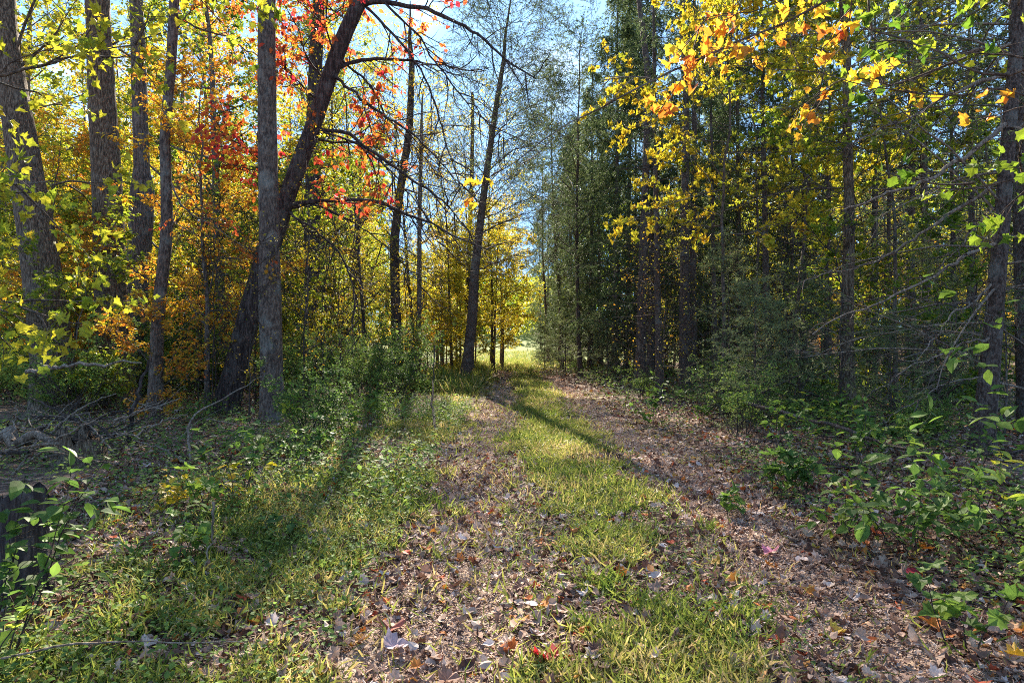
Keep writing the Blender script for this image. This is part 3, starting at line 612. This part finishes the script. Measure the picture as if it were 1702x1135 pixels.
# leaf litter
g = G()
LT = [curl(MAPLE, .6, .4), curl(OVAL, .8, .9), curl(OVAL, -.5, 1.2), curl(MAPLE, -.4, .5), curl(OVAL, 1.2, -.4)]
LS = [curl(OVAL, .7, .8), (DIAM[0]*[1.3, 1, 2.2], DIAM[1])]
def litter(n, x0, x1, a, b, s0, s1, tms, lift=.02, dens=None, tone=(0, 1)):
    x, y = field(n, x0, x1, a, b)
    k = rng.random(n) < (dens(x, y) if dens else 1); x, y = x[k], y[k]
    which = rng.integers(0, len(tms), len(x))
    for i, tm in enumerate(tms):
        q = which == i; m = q.sum(); d = rng.normal(0, 1, (m, 3)); d[:, 2] *= .16
        nn = rng.normal(0, .42, (m, 3)); nn[:, 2] = np.where(rng.random(m) < .6, 1, -1)
        g.cards(np.stack([x[q], y[q], hgt(x[q], y[q])+U(.008, .03, m)+lift], -1), d, nn, U(s0, s1, m), tm, U(tone[0], tone[1], m))
dn = lambda x, y: .42+.12*np.exp(-((x+.37)/.42)**2)+.12*np.exp(-((x-1.95)/.5)**2)+.6*(x > 2.3)+.35*(x < -2.6)
litter(46000, -4.8, 5.6, 1.8, 8, .022, .065, LT, .0, dn)
litter(9000, -4.8, 5.6, 1.8, 9, .06, .105, LT, .012, dn)
litter(6000, -3.8, 2.2, 1.8, 10, .035, .08, LT, .035)
litter(50000, -10, 11, 8, 18, .04, .10, LS, 0, dn)
litter(60000, -3, 4.2, 1.8, 8, .008, .03, [LS[1], LS[0]], .0, lambda x, y: .5+.5*dn(x, y), (.08, .62))
for c_ in (-.37, 1.87): litter(30000, c_-.38, c_+.38, 1.8, 12, .008, .028, [LS[1], LS[0]], .014, None, (.5, .86))
for c_ in (-.37, 1.87): litter(20000, c_-.42, c_+.42, 10, 40, .02, .06, [LS[1]], .012, None, (.5, .86))
litter(26000, -18, 20, 18, 42, .1, .2, LS, 0, dn)
n = 42000; x, y = field(n, -3.2, 2.8, 1.8, 10); d_ = rng.normal(0, 1, (n, 3)); d_[:, 2] *= .12
g.cards(np.stack([x, y, hgt(x, y)+U(.015, .035, n)], -1), d_, np.array([0,0,1.])+rng.normal(0,.3,(n,3)), U(.04, .14, n), (BLADE[0]*[.35,1,1], BLADE[1]), U(.6, .86, n))
o = part('leaf_litter', g.mesh('leaf_litter', M_LITTER)); o['kind'] = 'stuff'; o['label'] = 'brown and tan fallen leaves carpeting tracks and forest floor'
# low ground cover: small broad leaves
g = G()
def cover(n, x0, x1, a, b, s0, s1, h, thr, tm, seed):
    x, y = field(n, x0, x1, a, b); k = noise2(x, y, 1.1, seed)+.25*rng.normal(0, 1, n) > thr; x, y = x[k], y[k]; m = len(x)
    d = rng.normal(0, 1, (m, 3)); d[:, 2] *= .3; nn = rng.normal(0, .35, (m, 3)); nn[:, 2] += 1
    g.cards(np.stack([x, y, hgt(x, y)+h*rng.random(m)**1.2+.02], -1), d, nn, U(s0, s1, m), tm)
cover(9000, -5.5, -1.6, 2.2, 7, .02, .045, .14, .0, OVAL, 21)
cover(15000, -10, -2.0, 6.5, 14, .03, .06, .26, -.1, OVAL, 22)
cover(13000, -3.8, -.95, 5.5, 16, .02, .045, .30, -.1, OVAL, 23)
cover(6000, -3.8, -.95, 5.5, 16, .05, .085, .36, .0, OVAL, 33)
cover(9000, -3.3, -.9, 2.3, 6, .02, .04, .14, -.1, OVAL, 29)
cover(4000, -.1, 1.6, 2.3, 9, .015, .035, .08, .0, OVAL, 30)
cover(15000, -16, -1.9, 13, 30, .05, .09, .5, -.1, DIAM, 24)
cover(14000, 2.7, 6, 3.6, 9, .02, .055, .16, .12, OVAL, 25)
cover(26000, 2.9, 12, 8, 20, .035, .075, .42, -.05, OVAL, 26)
cover(18000, 3.0, 16, 18, 40, .06, .11, .55, -.1, DIAM, 27)
o = part('ground_cover', g.mesh('ground_cover', M_GREEN), None, .2); o['kind'] = 'stuff'; o['label'] = 'low small-leaved plants along both verges'

#@@DETAILS
def plant_mesh(H, stems, pairs, size, tm, material, spread=.35, lean=.1, twigs=3, kl=3):
    wood, lv = G(), G(); base = np.zeros((stems, 2, 3)); base[:, :, :2] = rng.normal(0, .05, (stems, 1, 2)); base[:, 1, 2] = .02
    S, _ = sprout(base, 1, 0, .1, H, spread, up=.05, wob=.10, n=8, taper=0); wood.tubes(S, rad(S, .0045, .0015), 5)
    B, _ = sprout(S, twigs, .35, 1, H*.38, 1.1, up=.0, wob=.12, n=5, flat=.7, taper=.4); wood.tubes(B, rad(B, .002, .001), 4)
    leaves_on(lv, S, pairs, size, tm, upn=1.3, jit=.35, droop=.2, out=.75, off=.008, t0=.35)
    leaves_on(lv, B, kl, size, tm, upn=1.3, jit=.35, droop=.2, out=.55, off=.008, t0=.2)
    return wood.mesh('stems', M_TWIG, True), lv.mesh('leaves', material)
def plant(me, x, y, name, label, cat, shift, group=None, scale=1., rot=None):
    o = empty(name, (x, y, gz(x, y)-.01), label, cat, group, U(0, 6.28) if rot is None else rot, scale)
    part('stems', me[0], o); part('leaves', me[1], o, shift); return o
M_LIME = leaf_material('fresh_green_leaf', [(0, (.05,.10,.025)), (.4, (.11,.19,.04)), (.7, (.19,.28,.05)), (1, (.42,.40,.05))], .6, .42, .55, .2)
P_OV = [plant_mesh(.55, 3, 6, .075, OVAL, M_LIME), plant_mesh(.4, 4, 6, .055, OVAL, M_LIME), plant_mesh(.7, 3, 7, .085, OVAL, M_LIME)]
MILD = [curl(MAPLE, .25, .15), curl(MAPLE, -.3, .3), curl(MAPLE, .1, -.2)]
P_MA = [plant_mesh(.4, 3, 3, .09, MILD, M_LIME, twigs=2, kl=2), plant_mesh(.6, 3, 4, .085, MILD, M_LIME, twigs=3, kl=2)]
# close plants, one by one
big = plant_mesh(1.05, 7, 12, .075, OVAL, M_LIME, .3, twigs=4, kl=4)
plant(big, -2.5, 3.05, 'oval_leaved_shrub', 'green oval-leaved shrub beside the rotten stump at the lower left corner', 'shrub', .0)
plant(plant_mesh(.75, 5, 9, .065, OVAL, M_LIME, .4), -2.15, 2.45, 'oval_leaved_shrub', 'low bright-leaved shrub in front of the stump shrub', 'shrub', .25)
vib = plant_mesh(.85, 7, 9, .10, OVAL, M_LIME, .55, twigs=4, kl=4)
plant(vib, 3.05, 4.75, 'broad_leaved_shrub', 'broad-leaved green shrub on brown litter right of the wheel track', 'shrub', .05)
plant(plant_mesh(.6, 5, 7, .085, OVAL, M_LIME, .6), 2.65, 4.95, 'broad_leaved_shrub', 'smaller yellow-tinged shrub touching the broad-leaved green one', 'shrub', .35)
plant(plant_mesh(.55, 6, 4, .10, MILD, M_LIME, .5, twigs=3, kl=3), 3.1, 6.6, 'maple_seedling', 'pale maple seedlings behind the broad-leaved shrub', 'seedling', .0)
plant(plant_mesh(1.75, 3, 9, .11, OVAL, M_LIME, .25, twigs=7, kl=5), 3.45, 4.1, 'tall_seedling', 'tall thin seedling with drooping green leaves before the tilted spruce', 'seedling', .15)
plant(plant_mesh(1.0, 4, 6, .085, OVAL, M_LIME, .35, twigs=5, kl=4), 3.15, 3.65, 'tall_seedling', 'bright yellow-green seedling below the drooping-leaved one', 'seedling', .45)
plant(plant_mesh(.42, 3, 4, .095, MILD, M_LIME, .3, twigs=2, kl=2), 2.38, 3.25, 'maple_seedling', 'lobed-leaved maple seedling alone in the lower right corner', 'seedling', .15)
plant(plant_mesh(.30, 3, 4, .08, MILD, M_LIME, .5, twigs=2, kl=2), 2.15, 5.9, 'maple_seedling', 'small green seedling at the outer edge of the right wheel track', 'seedling', .05)
plant(plant_mesh(.22, 6, 5, .09, OVAL, M_GREEN, .7, twigs=0 or 1, kl=2), -1.93, 5.1, 'rosette_weed', 'dark green rosette weed in the left verge grass', 'weed', .0)
plant(plant_mesh(.4, 4, 5, .075, OVAL, M_AUT, .5), -3.05, 5.6, 'yellow_weed', 'yellow-leaved weed behind the oval-leaved shrub', 'weed', .36)
plant(plant_mesh(.45, 4, 4, .09, OVAL, M_AUT, .5), -2.6, 6.0, 'yellow_weed', 'second yellow-leaved weed nearer the grass verge', 'weed', .28)
g1, g2 = G(), G(); n = 16; d_ = rng.normal(0, 1, (n, 3)); d_[:, 2] = np.abs(d_[:, 2])*.5+.6
g1.cards(np.zeros((n, 3))+rng.normal(0, .01, (n, 3)), d_, rng.normal(0, .2, (n, 3))+[0,0,1], U(.16, .3, n), (BLADE[0]*[1.2,1,2.2], BLADE[1]))
single('broad_grass_tuft', g1.mesh('broad_grass_tuft', M_LIME), 'tuft of broad arching grass blades between stump and verge', 'grass tuft', None, (-2.62, 4.35, gz(-2.62, 4.35)), 0, 1, .0)
# seedlings along both verges
for i in range(95):
    left = i < 50
    y = U(4.2, 15)*(1 if left else .95); x = (U(-2.6-.33*y, -2.2) if left else U(2.5, 2.9+.36*y))
    if left and (y < 5 and x < -2.4 or y > 5.5 and x < -3.6 and y < 11): continue
    k = (P_MA if rng.random() < .4 else P_OV); h = U(0, .5)
    me = k[int(rng.integers(len(k)))]
    place(('lobed-leaved ' if k is P_MA else 'oval-leaved ')+('green' if h < .2 else 'lime' if h < .36 else 'yellowing')+' seedling', [me], x, y, 'verge_seedling', 'seedling',
          'seedlings along the left verge' if left else 'seedlings along the right verge', h, U(.6, 1.15)*(1+.02*y), tn='stems', cn='leaves')
# stumps, log, sticks
def stump(x, y, r, H, name, label, mat_, jag=.25):
    a = np.linspace(0, 2*np.pi, 28, endpoint=False); rows = []
    for k_, z in enumerate((-.1, .02, .12, .3, .5, .7, .86, 1.)):
        f = 1+.35*math.exp(-z*5) + .12*np.sin(a*3+k_*.3)+.07*np.sin(a*7+1); top = (z*H)*(1+jag*(z > .8)*(np.sin(a+1+H)*.9+np.sin(a*3)*.25+rng.normal(0, .22, 28)))
        rows.append(np.stack([r*f*np.cos(a)*(1-.12*z), r*f*np.sin(a)*(1-.12*z), top], -1))
    for s_, zz in ((.6, .72), (.1, .62)): rows.append(np.stack([r*s_*np.cos(a), r*s_*np.sin(a), np.full(28, H*zz)+rng.normal(0, .02, 28)], -1))
    V = np.array(rows); m = len(rows); i = np.arange(m-1)[:, None]*28+np.arange(28)[None]; i2 = np.arange(m-1)[:, None]*28+(np.arange(28)[None]+1) % 28
    g_ = G(); g_.add(V, f4=np.stack([i, i2, i2+28, i+28], -1).reshape(-1, 4)); 
    return single(name, g_.mesh(name, mat_, True), label, 'stump', None, (x, y, gz(x, y)), U(0, 6))
stump(-3.0, 3.85, .15, .62, 'tree_stump', 'dark rotten stump at the left edge behind the oval-leaved shrub', M_BARKDK, .13)
stump(-5.35, 7.8, .27, .36, 'tree_stump', 'crumbling pale brown stump in the brush pile', M_BARKLT, .35)
def stick(P, r, name, label, cat, group=None, mat_=None):
    P = np.array(P, float); D = dense(P, 16); D[1:-1] += rng.normal(0, r*.6, (14, 3)); g_ = G(); o0 = D[0].copy()
    g_.tubes(D-o0, r*(1-.65*np.linspace(0, 1, 16))*(1+.1*rng.normal(0, 1, 16)), 8, .06)
    return single(name, g_.mesh(name, mat_ or M_DEAD, True), label, cat, group, tuple(o0))
def gp(x, y, z=0): return (x, y, gz(x, y)+z)
stick([gp(-7.4,8.6,.32), gp(-6.6,8.2,.28), gp(-5.6,7.9,.2)], .11, 'fallen_log', 'thick weathered log lying across the brush pile', 'log', None, M_DEAD)
stick([gp(-7.6,9.8,1.15), gp(-6.6,9.4,1.2), gp(-5.5,9.3,1.2)], .035, 'fallen_branch', 'bare horizontal branch propped up behind the brush pile', 'branch')
stick([gp(-5.7,9.3,.0), gp(-5.55,9.2,.6), gp(-5.4,9.3,1.25)], .04, 'fallen_branch', 'upright broken branch propping the horizontal one', 'branch', None, M_BARKDK)
stick([gp(-3.9,7.6,.02), gp(-4.3,8.3,.5), gp(-3.7,9.3,1.0)], .017, 'fallen_branch', 'pale stick slanting up toward the slender wavy trunk', 'branch')
stick([gp(-1.35,11.2,.02), gp(-1.6,12.5,.35), gp(-1.75,14,.95), gp(-1.8,14.6,1.6)], .028, 'leaning_stick', 'thin dead stem leaning beside the left verge before the path-side tree', 'stick', None, M_BARKDK)
stick([gp(3.9,10.4,.55), gp(4.4,8.2,.38), gp(4.95,5.6,.12), gp(5.1,4.9,.1)], .03, 'fallen_log', 'long thin fallen trunk slanting through the litter under the spruces', 'log', None, M_BARKSP)
stick([gp(2.95,3.3,.02), gp(3.15,3.7,.10), gp(3.35,3.95,.22)], .018, 'fallen_stick', 'short curved stick by the frame edge right of the track', 'stick')
stick([gp(-2.3,2.55,.25), gp(-1.9,2.7,.3), gp(-1.3,3.0,.18)], .006, 'fallen_stick', 'thin dry twig arching over the lower left grass', 'stick')
stick([gp(-2.05,4.3,.5), gp(-2.03,4.25,.25), gp(-2.1,4.2,.0)], .009, 'fallen_stick', 'pale upright crooked stick among verge weeds', 'stick')
for i in range(100):
    x, y = rng.normal(-6.0, .9), rng.normal(8.3, 1.); a = U(0, 6.28); L_ = U(.4, 1.5); z0, z1 = U(0, .5), U(.0, .8)
    y = max(y, 6.4)
    stick([gp(x, y, z0), gp(x+.5*L_*math.cos(a), y+.5*L_*math.sin(a), (z0+z1)/2+U(-.05,.12)), gp(x+L_*math.cos(a), y+L_*math.sin(a), z1)], U(.004, .019)*(1 if i % 6 else 1.8), 'fallen_stick', '%s stick %s of the brush pile' % (('long' if L_ > 1.15 else 'middling' if L_ > .75 else 'short') + ' ' + ('dry grey' if i % 3 else 'dark'), ('at the left end', 'in the middle', 'at the right end')[int(x > -6.3)+int(x > -5.5)] + (', raised on others,' if z0+z1 > .8 else ', on the ground,' if z0+z1 < .35 else '')), 'stick', 'tangled sticks of the brush pile', M_DEAD if i % 3 else M_TWIG)
for i in range(46):
    y = U(5.5, 14); x = U(2.9+.05*y, 3.2+.5*y); a = U(0, 6.28); L_ = U(.5, 1.9)
    stick([gp(x, y, U(0,.1)), gp(x+.5*L_*math.cos(a), y+.5*L_*math.sin(a), U(.05,.3)), gp(x+L_*math.cos(a), y+L_*math.sin(a), U(0,.45))], U(.005, .016), 'fallen_stick', '%s dead stick on the litter %s the tilted near spruce' % (('long' if L_ > 1.2 else 'short') + ' ' + ('pale' if i % 2 else 'dark'), 'in front of' if y < 8.5 else 'far behind' if y > 11 else 'behind'), 'stick', 'dead sticks under the spruces', M_DEAD if i % 2 else M_TWIG)
# a few fallen leaves that stand out
def fallen(x, y, size, rot, label, tm, colr, tilt=.15):
    g_ = G(); g_.cards(np.array([[0, -size*.5, 0.]]), np.array([[0, 1., .05]]), np.array([[tilt, 0, 1.]]), size, curl(tm, .35, .5), np.array([.5]))
    c = tuple(colr); m = leaf_material('fallen_leaf_'+str(len(bpy.data.materials)), [(0, c), (1, c)], 1, .2, .6, .25, shift=False)
    single('fallen_leaf', g_.mesh('fallen_leaf', m), label, 'leaf', None, (x, y, gz(x, y)+.045), rot)
fallen(.15, 3.13, .14, .6, 'large red maple leaf at the bottom of the path', MAPLE, (.50,.045,.05))
fallen(1.99, 4.85, .12, 2.2, 'pink-mauve leaf on the right wheel track', MAPLE, (.55,.22,.30))
fallen(-.80, 4.75, .09, 4., 'small red-orange leaf at the verge left of the track', OVAL, (.55,.08,.04))
fallen(.10, 3.75, .13, 1.1, 'silvery curled leaf between track and centre grass', OVAL, (.48,.42,.42))
fallen(.28, 3.55, .11, 2.8, 'dark mauve curled leaf beside the silvery one', OVAL, (.17,.11,.12))
fallen(-.60, 3.30, .13, 5.2, 'pale lilac leaf lying at the foot of the verge grass', MAPLE, (.45,.36,.40))
fallen(-.68, 3.5, .14, .2, 'brown-red leaf standing in grass behind the pale lilac one', MAPLE, (.30,.10,.07))
fallen(2.35, 3.5, .11, 3.1, 'bright orange leaf beside the lone maple seedling', MAPLE, (.62,.20,.03))
fallen(2.5, 3.15, .10, 1.0, 'golden leaf in front of the lone maple seedling', MAPLE, (.60,.36,.05))
fallen(2.75, 4.3, .12, 5.0, 'deep crimson leaf before the broad-leaved shrub', OVAL, (.30,.02,.04))

word_labels()
